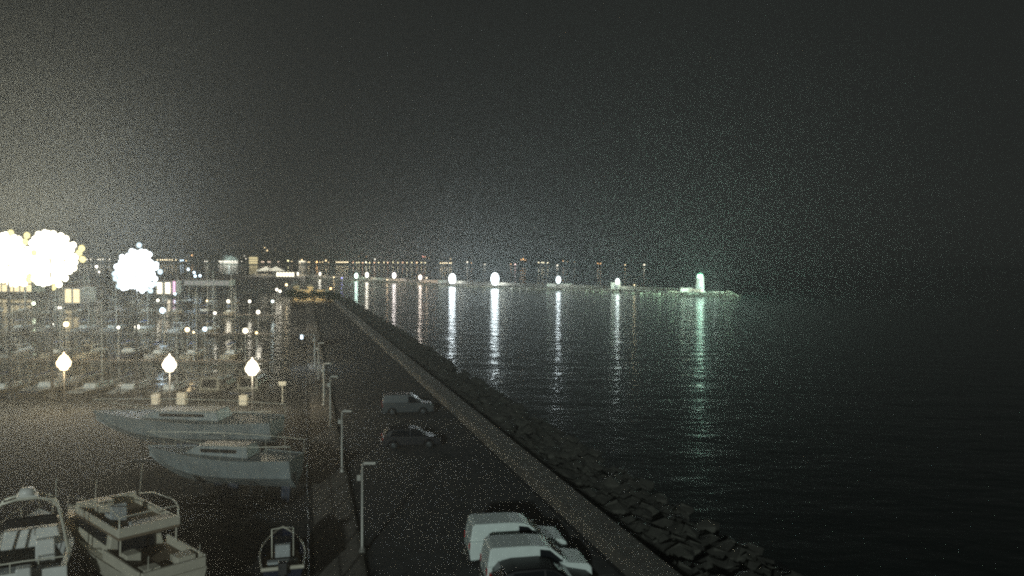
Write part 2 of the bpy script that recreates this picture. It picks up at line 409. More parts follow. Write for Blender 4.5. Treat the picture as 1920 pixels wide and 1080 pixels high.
q = MB(); q.box(-2.6, 2.6, -1.2, 1.2, 0, 1.6); q.build('wall', whitewall, hu)
q = MB(); q.box(-2.75, 2.75, -1.35, 1.35, 1.6, 1.72); q.build('roof', whitewall, hu)
q = MB(); q.box(1.0, 1.8, -1.26, -1.203, 0.05, 1.5); q.build('door', darkpaint, hu)
tag(hu, 'low white hut left of the lighthouse tower', 'hut')
rk = MB(); rg = random.Random(9)
for i in range(420):
    a = rg.uniform(-math.pi*1.05, 0.12); rr = rg.uniform(12.8, 17.5)
    rk.ball((LC.x+rr*math.cos(a), LC.y+rr*math.sin(a), 0.35-0.42*(rr-12.8)+rg.uniform(-.2, .2)), rg.uniform(.5, 1.0), 6, .7, .25, rg)
tag(rk.build('rocks', paleroc), 'pale boulders ringing the lighthouse platform', 'rocks', kind='stuff')
p = dp(1191, 551, 395)
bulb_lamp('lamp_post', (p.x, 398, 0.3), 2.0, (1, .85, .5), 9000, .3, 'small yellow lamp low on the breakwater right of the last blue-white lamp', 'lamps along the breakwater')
p = dp(1110, 546, 405)
# sheds on the mole lit by their lamps
for px0, px1, y1, lb in ((822, 872, 1.5, 'long low pale shed under the left bright blue-white lamp'), (1025, 1072, 1.7, 'low pale shed under the blue-white lamp right of the brightest pair'), (1145, 1163, 3.1, 'small pale hut beside the last blue-white lamp')):
    a = mole_at(px0); e = mole_at(px1); D = a.y+6.0
    x0, x1 = dp(px0, 540, D).x, dp(px1, 540, D).x
    s_ = empty('shed', ((x0+x1)/2, D, 0.3)); hw = (x1-x0)/2
    q = MB(); q.box(-hw, hw, -1, 1, 0, y1); q.build('wall', whitewall, s_)
    q = MB(); q.box(-hw-.2, hw+.2, -1.2, 1.2, y1, y1+.15); q.build('roof', concrete, s_)
    q = MB(); q.box(-.5, .5, -1.06, -1.003, 0.05, min(1.9, y1-.1)); q.build('door', darkpaint, s_)
    tag(s_, lb, 'shed', 'sheds on the breakwater')

# ------------------------------------------------------------ far shore lamps
far = []
def fl_(x, y, c=NEUT, r=1.0, s=16): far.append((x, y, c, r, s))
for x in (149, 152, 158, 163, 170, 184, 188, 193, 205): fl_(x, 486.5, NEUT, .9, 12)
for x in (295, 301, 305, 309, 313, 318, 323, 330): fl_(x, 487.2, (1, .82, .5), 1.0, 16)
fl_(339, 488.5, COOL, 1.5, 30); fl_(343, 488, COOL, 1.3, 30); fl_(349, 489, WARM, .9, 14); fl_(360, 478.7, ORNG, 1.1, 16)
for x in (384, 388, 411, 414, 418, 421, 424, 427, 431, 436, 441): fl_(x, 490 - (0.6 if x > 425 else 0), NEUT, .9, 12)
fl_(458, 479.6, NEUT, .8, 8); fl_(461, 485, NEUT, .8, 9); fl_(453, 490, NEUT, .8, 8)
for x in (491, 494, 503, 506, 522): fl_(x, 491, (1, .75, .55), .9, 10)
fl_(496, 464.3, WARM, 1.0, 14); fl_(501, 469.6, WARM, 1.2, 16); fl_(516, 468, WARM, .6, 5)
fl_(540, 489, (1, .92, .5), 1.4, 22); fl_(547, 490, WARM, .8, 9)
for x in (562, 566, 569): fl_(x, 490.5, NEUT, .9, 13)
fl_(566, 487.5, WARM, 1.3, 18); fl_(578, 491.5, WARM, .9, 10); fl_(580, 491.5, WARM, .9, 10)
fl_(594, 491.3, ORNG, 1.5, 18); fl_(600, 491.5, WARM, .8, 10); fl_(605, 491.5, WARM, .8, 10); fl_(611, 488.5, WARM, 1.4, 20); fl_(616, 491.5, WARM, .8, 8)
for i in range(8): fl_(631+i*3, 491.6, (1, .9, .62), 1.0, 16)
for i, x in enumerate((662, 669, 673, 680, 687, 693, 702, 710, 720, 727, 737, 746, 755, 763, 772, 781, 790, 797)):
    fl_(x, 492.2+0.3*(i % 2), (1, .86, .5) if i % 3 else (1, .6, .35), .95, 13)
fl_(686, 491.5, NEUT, 1.2, 18); fl_(703, 486.2, NEUT, 1.1, 16); fl_(672, 480.5, WARM, .6, 5); fl_(687, 481, ORNG, .6, 5)
fl_(793, 481.2, (1, .4, .3), 1.0, 12); fl_(797, 481.6, (1, .5, .3), .9, 9); fl_(804, 484, WARM, .6, 6); fl_(782, 492.5, WARM, .9, 10)
for x in (826, 830, 834, 838, 843, 846): fl_(x, 493.2, (1, .92, .75), 1.0, 16)
fl_(845, 485.6, WARM, .8, 10); fl_(876, 491.5, NEUT, 1.3, 20); fl_(884, 493.2, ORNG, .8, 8); fl_(909, 495.8, NEUT, .9, 11); fl_(958, 495.6, ORNG, .8, 9)
fl_(966, 495.8, (1, .7, .65), 1.2, 17); fl_(977, 487, ORNG, .9, 10); fl_(981, 486, ORNG, 1.2, 13); fl_(985, 488, ORNG, .8, 8)
for x in (1010, 1016, 1019, 1027): fl_(x, 492.3+.5*(x > 1020), (1, .9, .6), 1.0, 14)
fl_(1045, 498, NEUT, 1.3, 20); fl_(1056, 489.5, ORNG, .9, 9); fl_(1064, 491, WARM, .6, 6); fl_(1077, 491, WARM, .6, 6)
fl_(1121, 494, ORNG, .9, 10); fl_(1126, 494.2, ORNG, .9, 10); fl_(1172, 496.5, WARM, 1.0, 11); fl_(1208, 496.5, (1, .92, .7), 1.3, 20)
far.sort(key=lambda q_: q_[0])
proto = {}
def cname(c):
    return {NEUT: 'white', WARM: 'warm white', COOL: 'cold white', ORNG: 'orange'}.get(c, 'reddish' if c[1] < .65 else ('pale rose' if c[1] < .8 else 'yellowish'))
cnt = {}
for i, (px, py, c, r, s) in enumerate(far):
    D = 2470
    z = dp(px, py, D).z
    while z > hill(dp(px, py, D).x, D)+11 and D < 2960: D += 10; z = dp(px, py, D).z
    p = dp(px, py, D); g0 = hill(p.x, D)-0.3; hgt = max(3, p.z-g0)
    t = empty('street_lamp', (p.x, D, g0))
    q = MB(); q.tube([(0, .9*r, 0), (0, .9*r, hgt+r*.5)], .12, 5); q.build('pole', darksteel, t)
    q = MB(); q.ball((0, 0, hgt), r*1.35, 8); q.build('lamp_head', emis('far_%d_%s' % (int(s), cname(c).replace(' ', '_')), c, s*.42), t)
    sec = 'left of the palest floodlit hillside' if px < 400 else 'above the marina' if px < 560 else 'left of the violet lamp column' if px < 641 else 'behind the coloured lamps' if px < 810 else 'behind the two brightest breakwater lamps' if px < 960 else 'right of the breakwater middle'
    cnt[sec] = cnt.get(sec, 0)+1
    tag(t, '%s far-shore lamp, %s from left %s' % (cname(c), ORD[cnt[sec]-1] if cnt[sec] <= 30 else 'near right end', {'left of the palest floodlit hillside': 'in the far left string of lights'}.get(sec, 'of those '+sec)), 'street lamp', 'lights along the far shore')

def far_building(x0, x1, ytop, ybot, D, m, winm, rows, cols, label, lit=0.8, seed=1):
    a = dp(x0, ybot, D); b_ = dp(x1, ytop, D); hw = (b_.x-a.x)/2; g0 = min(a.z, hill(a.x, D)); h = b_.z-g0
    t = empty('building', ((a.x+b_.x)/2, D, g0)); q = MB(); q.box(-hw, hw, -.0, 12, 0, h); q.build('wall', m, t)
    q = MB(); q.box(-hw-.4, hw+.4, -.5, 12.5, h, h+.5); q.build('roof', concrete, t)
    rg = random.Random(seed)
    for j in range(rows):
        for i in range(cols):
            cw = 2*hw/cols; ch = h/rows; x = -hw+cw*(i+.5); z = ch*(j+.5)
            q = MB(); q.box(x-cw*.33, x+cw*.33, -.06, -.003, z-ch*.3, z+ch*.3); q.build('window', winm if rg.random() < lit else windark, t)
    tag(t, label, 'building', 'buildings across the bay'); return t
far_building(467, 483, 481.5, 494, 2480, render_w, emis('far_facade_yellow', (1, .82, .42), 1.3), 3, 5, 'square building with glowing yellow front on the far shore', .9)  # glowing panes added to carry the light on the facade
far_building(412, 446, 489, 492, 2475, whitewall, emis('far_window_white', (1, .9, .75), 1.2), 1, 9, 'long low building with a row of white windows below the pale trees', .8)
far_building(560, 574, 488.5, 493, 2475, whitewall, emis('far_window_warm', (1, .8, .5), .9), 2, 3, 'small lit house under a bright far-shore lamp left of the violet lamp', .6)

# ------------------------------------------------------------ trees
def tree(base, h, crown_r, n, label, seed, lm=leaf, leafs=.5, name='tree', grp='trees'):
    rg = random.Random(seed); t = empty(name, base)
    q = MB(); q.tube([(0, 0, 0), (.1, 0, h*.3), (-.05, .1, h*.6), (0, 0, h*.85)], [h*.04, h*.032, h*.02, h*.01], 8)
    tips = []
    for k in range(7):
        a = k*2.4; z0 = h*(.3+.06*k); e = (crown_r*.7*math.cos(a), crown_r*.7*math.sin(a), z0+h*.22)
        q.tube([(0, 0, z0), (e[0]*.5, e[1]*.5, z0+h*.14), e], [h*.016, h*.01, h*.004], 6); tips.append(e)
    q.build('trunk', bark, t)
    cl = []
    for k in range(15):
        a = rg.uniform(0, 6.28); rr = crown_r*rg.uniform(.1, .85); cl.append((rr*math.cos(a), rr*math.sin(a), h*rg.uniform(.42, .95), crown_r*rg.uniform(.25, .5)))
    cl += [(e[0], e[1], e[2], crown_r*.4) for e in tips]
    q = MB()
    for k in range(n):
        c = cl[k % len(cl)]; d = Vector((rg.gauss(0, 1), rg.gauss(0, 1), rg.gauss(0, .8)))
        d = d.normalized()*c[3]*(rg.random()**.4); p = Vector(c[:3])+d
        u = Vector((rg.gauss(0, 1), rg.gauss(0, 1), rg.gauss(0, .6))).normalized(); v = u.orthogonal().normalized(); s_ = leafs*rg.uniform(.5, 1)
        q.poly([p-u*s_*.5, p+v*s_*.3, p+u*s_*.5, p-v*s_*.3], [(0,1,2,3)])
    q.build('crown', lm, t); tag(t, label, 'tree', grp); return t
for i, (px, D, h, cr, lb) in enumerate(((548, 262, 3.6, 2.4, 'leftmost dark tree in front of the lit colonnade building'), (566, 255, 3.2, 2.2, 'dark tree in front of the left turret of the lit building'),
        (588, 258, 3.4, 2.4, 'dark tree between the two halves of the lit building'), (606, 250, 4.0, 2.7, 'round dark tree at the right corner of the lit building'), (628, 252, 3.4, 2.4, 'rightmost dark tree near the promontory tip'))):
    p = dp(px, 560, D); tree((p.x, D, 0), h, cr, 1300, lb, 20+i, leafs=.45, grp='trees on the promontory')
palm = mat('pale_leaf', (.35, .4, .36), .8, var=.3)
for i, (px, py) in enumerate(((424, 483), (434, 481), (441, 480))):
    p = dp(px, 490, 2500); tree((p.x, 2500, hill(p.x, 2500)), 24-3*i+4*(i == 1), 11, 1500, ['left smaller', 'tall middle', 'right'][i]+' floodlit pale tree on the far shore', 40+i, palm, 3.5, grp='floodlit trees across the bay')
p = dp(433, 484, 2478); point(None, (p.x, 2460, 16), 60000, (.85, 1, .97), 1.0)

# ------------------------------------------------------------ promontory building (lit colonnade, two turrets)
def lit_building():
    a = dp(553, 557, 268); e = dp(609, 557, 268); t = empty('colonnade_building', (a.x, 268, 0)); L = e.x-a.x
    T = MB(); T2 = MB()
    q = MB(); q.box(0, L*.55, 0.6, 7, 0, 3.5); q.box(L*.55+.01, L*.68, 1.5, 6, 0, 2.8); q.box(L*.68+.01, L, .3, 7, 0, 3.6); q.build('wall', render_w, t)
    for x in (0.35, L*.5):
        q = MB(); q.lathe([(1.0, 0), (1.0, 4.3), (1.2, 4.4), (1.2, 4.7), (.7, 5.2), (.02, 5.5)], 14, (x, .4, 0)); q.build('turret', render_w, t)
    for k in range(6):
        x = L*.09+k*L*.065; q = MB(); q.lathe([(.2, 0), (.15, .2), (.15, 3.0), (.22, 3.2)], 8, (x, -.5, 0)); q.build('column', render_w, t)
    q = MB(); q.box(L*.06, L*.46, -.8, .597, 3.2, 3.7); q.build('portico_beam', render_w, t)
    for k in range(5):
        x = L*.125+k*L*.065; q = MB(); q.box(x-.28, x+.28, .54, .597, .3, 2.7); q.build('window', windark, t)
    for k in range(3):
        x = L*.75+k*L*.085; q = MB(); q.box(x-.4, x+.4, .24, .297, .6, 2.2); q.build('window', windark if k else winwarm, t)
    tag(t, 'beige floodlit building with columns between two round turrets on the promontory tip', 'building')
    for x in (1.3, L*.27, L*.44, L*.82):
        point(t, (x, -2.6, .8), 420, (1, .78, .42), .15)
lit_building()

# ------------------------------------------------------------ marina west side buildings
def shop_building(x0, x1, D, h, label, gl, hall=6, pink=False):
    a = dp(x0, 550, D); e = dp(x1, 550, D); L = e.x-a.x; t = empty('building', (a.x, D, 0))
    q = MB(); q.box(0, L, 0, 9, 0, h); q.build('wall', whitewall, t)
    q = MB(); q.box(-.6, L+.6, -1.2, 9.4, h, h+.3); q.build('roof', rooft, t)
    n = max(2, int(L/2.4))
    for k in range(n):
        x = L*(k+.5)/n; q = MB(); q.box(x-.9, x+.9, -.06, -.003, .3, h-.7); q.build('shopfront', gl, t)
    q = MB(); q.box(0, L, -.5, -.003, h-.55, h-.25); q.build('awning', cushion, t)
    tag(t, label, 'building', 'waterfront buildings on the left'); return t
sb = shop_building(292, 322, 310, 5.2, 'brightly lit white waterfront building right of the rightmost huge floodlight', winwarm2)
a = dp(322, 545, 309); pk = MB(); pk.box(-.35, .35, -.1, .1, 0, 5); pk.build('sign_post', winpink, sb, loc=(dp(322, 545, 309).x-dp(292, 545, 310).x+.8, -.6, 0))
shop_building(518, 552, 660, 4.2, 'long low waterfront building with glowing windows left of the first breakwater lamp', winwarm2)
shop_building(120, 151, 240, 5.0, 'waterfront building with warm windows beside the second huge floodlight', winwarm)
shop_building(-20, 60, 320, 6.5, 'large waterfront building behind the leftmost huge floodlight', winwarm)
shop_building(345, 430, 420, 3.0, 'dark waterfront building behind the masts', mat('dim_window', (.3, .3, .3), .4, emit=(1, .8, .7), es=.12))
for i, (px, wd) in enumerate(((499, 5.5), (518, 6.0))):
    p = dp(px, 508, 700); t = empty('marquee', (p.x, 700, 0))
    q = MB(); q.poly([(-wd*1.5, -4, 4.2), (wd*1.5, -4, 4.2), (wd*1.5, 4, 4.2), (-wd*1.5, 4, 4.2), (0, 0, 8.2)], [(0,1,4), (1,2,4), (2,3,4), (3,0,4)]); q.build('canopy', tent, t)
    for sx in (-1, 1):
        for sy in (-1, 1): q = MB(); q.tube([(sx*wd*1.4, sy*3.8, 0), (sx*wd*1.4, sy*3.8, 4.3)], .1, 6); q.build('post', steel, t)
    point(t, (0, -9, 5.5), 9000, NEUT, .3)
    tag(t, ('left' if i == 0 else 'right')+' white peaked marquee lit up on the far quay', 'marquee', 'marquees on the far quay')

# ------------------------------------------------------------ huge floodlight masts
def rim_d(me, m, c):
    if not c: d = me.copy(); d.materials.clear(); d.materials.append(m); c.append(d)
    return c[0]
def flood_mast(px, py, D, color, power, rr, label, frm=False):
    p = dp(px, py, D); gz = 0.0 if (D < YQ or D > 296) else WZ+0.0
    t = empty('floodlight_mast', (p.x, D, gz)); hz = p.z-gz
    q = MB(); q.lathe([(.4, 0), (.35, .5), (.16, .6), (.09, hz)], 12); q.build('mast', darksteel, t)
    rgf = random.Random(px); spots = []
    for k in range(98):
        a = k*2.39996; q_ = rr*math.sqrt((k+.5)/98)*(1+rgf.uniform(-.05, .05)+(.1*math.sin(3*a+px)+.09*math.sin(5*a+2*px)+(rgf.uniform(0, .16) if k > 72 else 0)))  # ragged spread of heads: outline of the glare put into the shape
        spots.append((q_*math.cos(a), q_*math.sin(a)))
    q = MB()
    for z in (-rr*.9, -rr*.45, 0, rr*.45, rr*.9): q.tube([(-rr, .35, hz+z), (rr, .35, hz+z)], .06, 5)
    q.build('head_frame', steel, t)
    em = emis('flood_%d' % px, color, 60); em2 = emis('flood_glare_rim_%d' % px, (1, .88, .4) if color[0] > .9 else (.7, .9, 1), 1.3); proto_h = []; rim = []  # outer heads dim and tinted: edge of the glare put into colour
    for dx, dz in spots:
        if not proto_h:
            q = MB(); q.lathe([(.04, .26), (.1, .25), (rr*.135, .0)], 9); o = q.build('lamp_head', darksteel, t)
            q = MB(); q.lathe([(.001, -.03), (rr*.133, -.01)], 9); o2 = q.build('lens', em, o)
            proto_h.append((o, o2))
        else:
            o = proto_h[0][0].copy(); col.objects.link(o); o2 = proto_h[0][1].copy(); col.objects.link(o2); o2.parent = o
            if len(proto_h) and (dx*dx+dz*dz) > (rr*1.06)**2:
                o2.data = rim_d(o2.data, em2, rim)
        o.rotation_euler = (R(-90), 0, 0); o.location = (dx, rgf.uniform(-.12, .12), hz+dz)
    l = bpy.data.lights.new('flood_beam', 'SPOT'); l.energy = power; l.color = color; l.shadow_soft_size = rr*.5; l.spot_size = R(70); l.spot_blend = .8
    so_ = bpy.data.objects.new('flood_beam', l); col.objects.link(so_); so_.parent = t; so_.location = (0, -rr*.8, hz)
    so_.rotation_euler = Vector((p.x+22, p.y, -p.y*.42)).to_track_quat('Z', 'Y').to_euler()
    tag(t, label, 'floodlight mast', 'huge floodlights at the left of the marina')
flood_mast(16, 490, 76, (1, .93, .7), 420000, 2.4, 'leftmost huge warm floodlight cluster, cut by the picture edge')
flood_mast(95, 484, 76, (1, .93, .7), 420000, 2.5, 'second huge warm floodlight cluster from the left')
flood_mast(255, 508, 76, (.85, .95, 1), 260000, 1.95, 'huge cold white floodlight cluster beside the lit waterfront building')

# ------------------------------------------------------------ near quay lamps (row of three) and other marina lamps
def plain_lamp(px, py, D, c, pw, r, lb, grp, zb=0.0, up=0):
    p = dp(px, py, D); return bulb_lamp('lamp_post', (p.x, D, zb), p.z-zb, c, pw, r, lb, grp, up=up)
for px, py, c, r, lb in ((120, 680, WARM, .42, 'leftmost of the three big warm lamps at the near quay'), (318, 683, (1, .86, .62), .42, 'middle one of the three big warm lamps at the near quay'),
                     (473, 690, (1, .86, .6), .44, 'rightmost of the three big warm lamps at the near quay')):
    plain_lamp(px, py, 70, c, 450, r*1.5, lb, 'big lamps along the near quay', up=50000)
rows = [110, 152, 205, 262]       # pontoon lines
row2 = [(97, 608, NEUT, 350, .24), (124, 608, WARM, 800, .38), (222, 614, NEUT, 300, .2), (257, 613, NEUT, 600, .36), (351, 618, WARM, 700, .32), (363, 623, WARM, 120, .13), (384, 617, COOL, 700, .3), (460, 620, (1, .9, .65), 1100, .38), (481, 624, (1, .7, .3), 120, .16)]
for i, (px, py, c, pw, r) in enumerate(row2):
    pw = pw if pw > 500 else 0
    plain_lamp(px, py, 112, c, pw*2.6, r*1.25, '%s lamp, %s from the left on the pontoon nearest the quay' % ('cold white' if c == COOL else 'warm' , ORD[i]), 'lamps on the nearest pontoon', WZ+.4)
row3 = [(63, 569, (.85, 1, .7), 500, .42), (112, 577, NEUT, 350, .3), (296, 563, NEUT, 400, .34), (305, 582, COOL, 1900, .55), (388, 564, WARM, 150, .2), (403, 587, NEUT, 180, .26), (428, 565, (1, .9, .7), 1500, .42), (468, 565, NEUT, 1200, .36), (484, 585, NEUT, 1000, .36), (511, 565, (.85, 1, .95), 900, .34)]
for i, (px, py, c, pw, r) in enumerate(row3):
    D = 207 if py < 572 else 154
    pw = pw if pw > 900 else 0
    plain_lamp(px, py, D, c, pw*4, r*1.3, '%s lamp %s, %s from the left among the middle pontoon lamps' % ('bright cold' if pw > 1800 else 'pale', 'on the far pontoon' if D > 200 else 'on the middle pontoon', ORD[i]), 'lamps on the middle pontoons', WZ+.4)
row4 = [(181, 500, NEUT, 900, .6), (186, 510, NEUT, 300, .35), (353, 505, COOL, 1200, .6), (364, 511, COOL, 900, .5), (366, 517.5, COOL, 1000, .55), (375, 517, COOL, 1100, .55), (328, 551, COOL, 600, .4), (509, 520, NEUT, 500, .3), (531, 520, NEUT, 500, .35), (519, 543, NEUT, 900, .4), (525, 546, NEUT, 900, .4), (576, 522.5, NEUT, 800, .4), (617, 524, NEUT, 500, .35), (626, 520, WARM, 500, .35), (620, 541, ORNG, 300, .3), (537, 534, WARM, 500, .35)]
for i, (px, py, c, pw, r) in enumerate(sorted(row4, key=lambda k: k[0])):
    pw = 0
    D = 300 if py > 530 else (420 if px < 560 else 560)
    zb = 0 if (D == 300 and px > 510) or (px < 480) else WZ
    g = dp(px, py, D)
    if D == 560: D = mole_at(px).y+5; zb = .3
    elif px > 480 and py < 530: D = 670; zb = 0
    if D == 300 and px > 510: D = 292
    plain_lamp(px, py, D, c, pw*5, r*1.5, '%s quay lamp, %s from the left in the harbour background' % ('cold white' if c == COOL else 'small', ORD[i]), 'small lamps in the harbour background', zb)
# extra lamps on the mole quay front, low
for i, (px, py, c) in enumerate(((726, 524.5, (1, .7, .4)), (800, 521, (1, .75, .5)), (786, 548, NEUT))):
    if i == 2: continue
    m_ = mole_at(px); plain_lamp(px, py, m_.y+2, c, 2600, .4, ['small orange lamp left of the pinkish white breakwater lamp', 'small orange lamp right of the smaller warm breakwater lamp'][i], 'lamps along the breakwater', .3)

# ------------------------------------------------------------ street lamp posts (unlit) beside the pavement, one lit
def street_post(base, h, arm, label, lit=False):
    t = empty('lamp_post', base)
    q = MB(); q.lathe([(.14, 0), (.14, .25), (.07, .35), (.045, h)], 10); q.build('pole', steel, t)
    q = MB(); q.tube([(0, 0, h-.02), (arm, 0, h+.03)], .03, 6); q.build('arm', steel, t)
    q = MB(); s = 1 if arm > 0 else -1; q.box(min(arm-.05*s, arm+.5*s)-(.12 if s < 0 and False else 0), max(arm-.05*s, arm+.5*s), -.1, .1, h-.02, h+.1); q.build('lamp_head', steel if not lit else darksteel, t, .02)
    q = MB(); q.box(-.22, -.06, -.09, .09, h-.75, h-.5); q.build('junction_box', steel, t)
    if lit:
        q = MB(); q.lathe([(.12, -.45), (.14, -.3), (.12, 0)], 10, (arm+.25*s, 0, h-.03)); q.build('lamp_bulb', emis('bulb_blue', (.7, .88, 1), 20), t); point(t, (arm+.25*s, -.0, h-.3), 500, (.75, .9, 1), .2)
    return tag(t, label, 'lamp post', 'lamp posts along the pavement')
posts = [(679, 1040, 4.15, .0, 'unlit lamp post nearest the camera, left of the white vans'), (641, 888, 3.9, 0, 'unlit lamp post, second nearest along the pavement'), (619, 803, 4.1, 0, 'unlit lamp post, third along the pavement'),
         (607, 762, 3.9, 0, 'unlit lamp post, fourth along the pavement'), (597, 712, 4.1, 0, 'unlit lamp post, fifth along the pavement')]
for px, py, h, _, lb in posts:
    g = gp(px, py); street_post(g, h, .12, lb)
g = gp(590, 690); street_post(g, 4.1, -1.35, 'lit lamp post with a short arm and blue-white bulb, beyond the unlit ones', True)

# ------------------------------------------------------------ vehicles (local +x = front)
def wheel(t, x, y, r=.32):
    s = 1 if y > 0 else -1
    q = MB(); q.lathe([(r*.6, -.1), (r*.95, -.1), (r, -.06), (r, .06), (r*.95, .1), (r*.6, .1)], 20); o = q.build('wheel', rubber, t)
    o.location = (x, y, r); o.rotation_euler = (R(90), 0, 0)
    q = MB(); q.lathe([(.03, -.05*0), (r*.25, .0), (r*.6, .03), (r*.62, -.1)], 16)
    k = q.build('rim', silver, o); k.rotation_euler = (R(180) if s > 0 else 0, 0, 0); k.location = (0, 0, -.07*s*1.0)
def arch(cx, r, n=7):
    return [(cx + r*math.cos(math.pi*(1-k/(n-1))), .2 + r*math.sin(math.pi*(1-k/(n-1)))+.08) for k in range(n)]
def panel_van(name, loc, rz, paint, label, group=None):
    t = empty(name, loc, rz)
    L = 4.35; wy = .87
    low = [(-2.15, .25)] + arch(-1.35, .4) + arch(1.3, .4) + [(2.13, .28), (2.2, .5), (2.15, .85), (2.0, .98), (1.2, 1.08), (-2.17, 1.08), (-2.2, .6)]
    q = MB(); q.prism(low, -wy, wy); body = q.build('body', paint, t, .05)
    up = [(-2.17, 1.081), (1.22, 1.081), (.5, 1.66), (.25, 1.76), (-.3, 1.82), (-1.9, 1.82), (-2.05, 1.74)]
    q = MB(); q.prism(up, -wy+.01, wy-.01, 0, None, 1.08, .13); q.build('roof', paint, t, .05)
    for s in (-1, 1):      # cab side windows, handle, mirror
        y = lambda z: s*(wy-.01-.13*(z-1.08)+.004)
        P = [(.0, 1.12), (1.0, 1.12), (.42, 1.6), (0, 1.66)]
        q = MB(); V = [(a, y(b_), b_) for a, b_ in P]+[(a, y(b_)-s*.02, b_) for a, b_ in P]
        q.poly(V, [(0,1,2,3), (4,5,6,7), (0,1,5,4), (1,2,6,5), (2,3,7,6), (3,0,4,7)]); q.build('side_window', glass, t)
        q = MB(); q.box(.1, .28, s*wy if s > 0 else s*wy-.03, s*wy+.03 if s > 0 else s*wy, .9, .94); q.build('door_handle', darksteel, t)
        q = MB(); q.box(.9, 1.02, min(s*.88, s*1.06), max(s*.88, s*1.06), 1.12, 1.3); q.build('mirror', paint, t, .03)
        q = MB(); q.box(2.05, 2.19, s*.68-.14, s*.68+.14, .62, .8); q.build('headlight', clearl, t, .03)
        q = MB(); q.box(-2.215, -2.14, s*.8-.05, s*.8+.05, .75, 1.05); q.build('tail_light', redl, t, .02)
    # windscreen on the slope, rear glass
    def quad(name, P0, P1, y0, y1, m):
        d = Vector((P1[0]-P0[0], P1[1]-P0[1])); n = Vector((d.y, -d.x)).normalized()*.012
        q = MB(); V = []
        for (P, yy) in ((P0, y0), (P1, y1)):
            V += [(P[0]+n.x, -yy, P[1]+n.y), (P[0]+n.x, yy, P[1]+n.y), (P[0]-n.x, -yy, P[1]-n.y), (P[0]-n.x, yy, P[1]-n.y)]
        q.poly(V, [(0,1,5,4), (2,3,7,6), (0,4,6,2), (1,5,7,3), (0,1,3,2), (4,5,7,6)]); q.build(name, m, t)
    quad('windscreen', (1.13, 1.15), (.56, 1.61), .78, .7, glass)
    q = MB(); q.box(-2.206, -2.19, -.012, .012, .55, 1.05); q.build('door_seam', rubber, t)
    q = MB(); q.box(-2.3, -2.12, -.84, .84, .28, .5); q.build('bumper', darksteel, t, .04)
    q = MB(); q.box(2.1, 2.27, -.82, .82, .26, .48); q.build('bumper', darksteel, t, .04)
    q = MB(); q.box(-2.312, -2.301, -.26, .26, .33, .44); q.build('number_plate', plate, t)
    q = MB(); q.box(-2.1, 2.0, -.7, .7, .2, .3); q.build('chassis', rubber, t)
    for x in (-1.35, 1.3):
        for yv in (-.78, .78): wheel(t, x, yv)
    return tag(t, label, 'van', group)
def hatchback(loc, rz, paint, label, cat='car', long=0):
    t = empty('parked_car', loc, rz); wy = .86
    low = [(-2.0, .25)] + arch(-1.25, .38) + arch(1.25, .38) + [(2.0, .28), (2.08, .5), (2.0, .72), (1.1, .92), (-1.95, .95), (-2.05, .6)]
    q = MB(); q.prism(low, -wy, wy); q.build('body', paint, t, .06)
    up = [(-1.93, .94), (1.05, .93), (.35, 1.38), (-.1, 1.46), (-1.2, 1.45), (-1.6, 1.36)]
    q = MB(); q.prism(up, -wy+.03, wy-.03, 0, None, .93, .33); q.build('cabin', paint, t, .06)
    for s in (-1, 1):
        y = lambda z: s*(wy-.03-.33*(z-.93)+.005)
        for P in ([(-.05, .98), (.82, .98), (.3, 1.32), (-.05, 1.38)], [(-1.5, 1.0), (-.12, .98), (-.12, 1.38), (-1.3, 1.34)]):
            q = MB(); V = [(a, y(b_), b_) for a, b_ in P]+[(a, y(b_)-s*.02, b_) for a, b_ in P]
            q.poly(V, [(0,1,2,3), (4,5,6,7), (0,1,5,4), (1,2,6,5), (2,3,7,6), (3,0,4,7)]); q.build('side_window', glass, t)
        q = MB(); q.box(.72, .84, min(s*.86, s*1.0), max(s*.86, s*1.0), .95, 1.08); q.build('mirror', paint, t, .03)
        q = MB(); q.box(1.9, 2.06, s*.66-.13, s*.66+.13, .55, .68); q.build('headlight', clearl, t, .03)
        q = MB(); q.box(-2.06, -1.94, s*.7-.12, s*.7+.12, .7, .88); q.build('tail_light', redl, t, .02)
    q = MB(); q.poly([(1.03, -.76, .97), (1.03, .76, .97), (.38, .66, 1.385), (.38, -.66, 1.385)], [(0,1,2,3)]); q.build('windscreen', glass, t).location = (.02, 0, .02)
    q = MB(); q.poly([(-1.92, -.74, 1.0), (-1.92, .74, 1.0), (-1.66, .66, 1.33), (-1.66, -.66, 1.33)], [(0,1,2,3)]); q.build('rear_window', glass, t).location = (-.02, 0, .015)
    q = MB(); q.box(-2.12, -1.98, -.8, .8, .27, .48); q.build('bumper', paint, t, .04)
    q = MB(); q.box(1.98, 2.13, -.8, .8, .26, .46); q.build('bumper', paint, t, .04)
    for x in (-1.25, 1.25):
        for yv in (-.76, .76): wheel(t, x, yv, .31)
    return tag(t, label, cat, 'cars parked along the sea wall')
A15 = R(11)
def at(px, py): g = gp(px, py); return (g.x, g.y, 0.008)
v1 = at(966, 1044); panel_van('van', v1, A15, vanpaint, 'white panel van, the farther of the two parked side by side by the sea wall', 'white vans by the sea wall')
v2 = at(1004, 1092); panel_van('van', v2, A15, vanpaint, 'white panel van, the nearer of the two parked side by side', 'white vans by the sea wall')
v3 = at(1018, 1122); hatchback(v3, A15, darkpaint, 'very dark car in front of the nearer white van, at the bottom edge')
v4 = at(764, 776); panel_van('van', v4, A15+R(180)*0, silver, 'dim grey van parked alone further along the sea wall')
v5 = at(770, 838); hatchback(v5, A15, darkpaint, 'dark car with faint glints just nearer than the dim grey van')

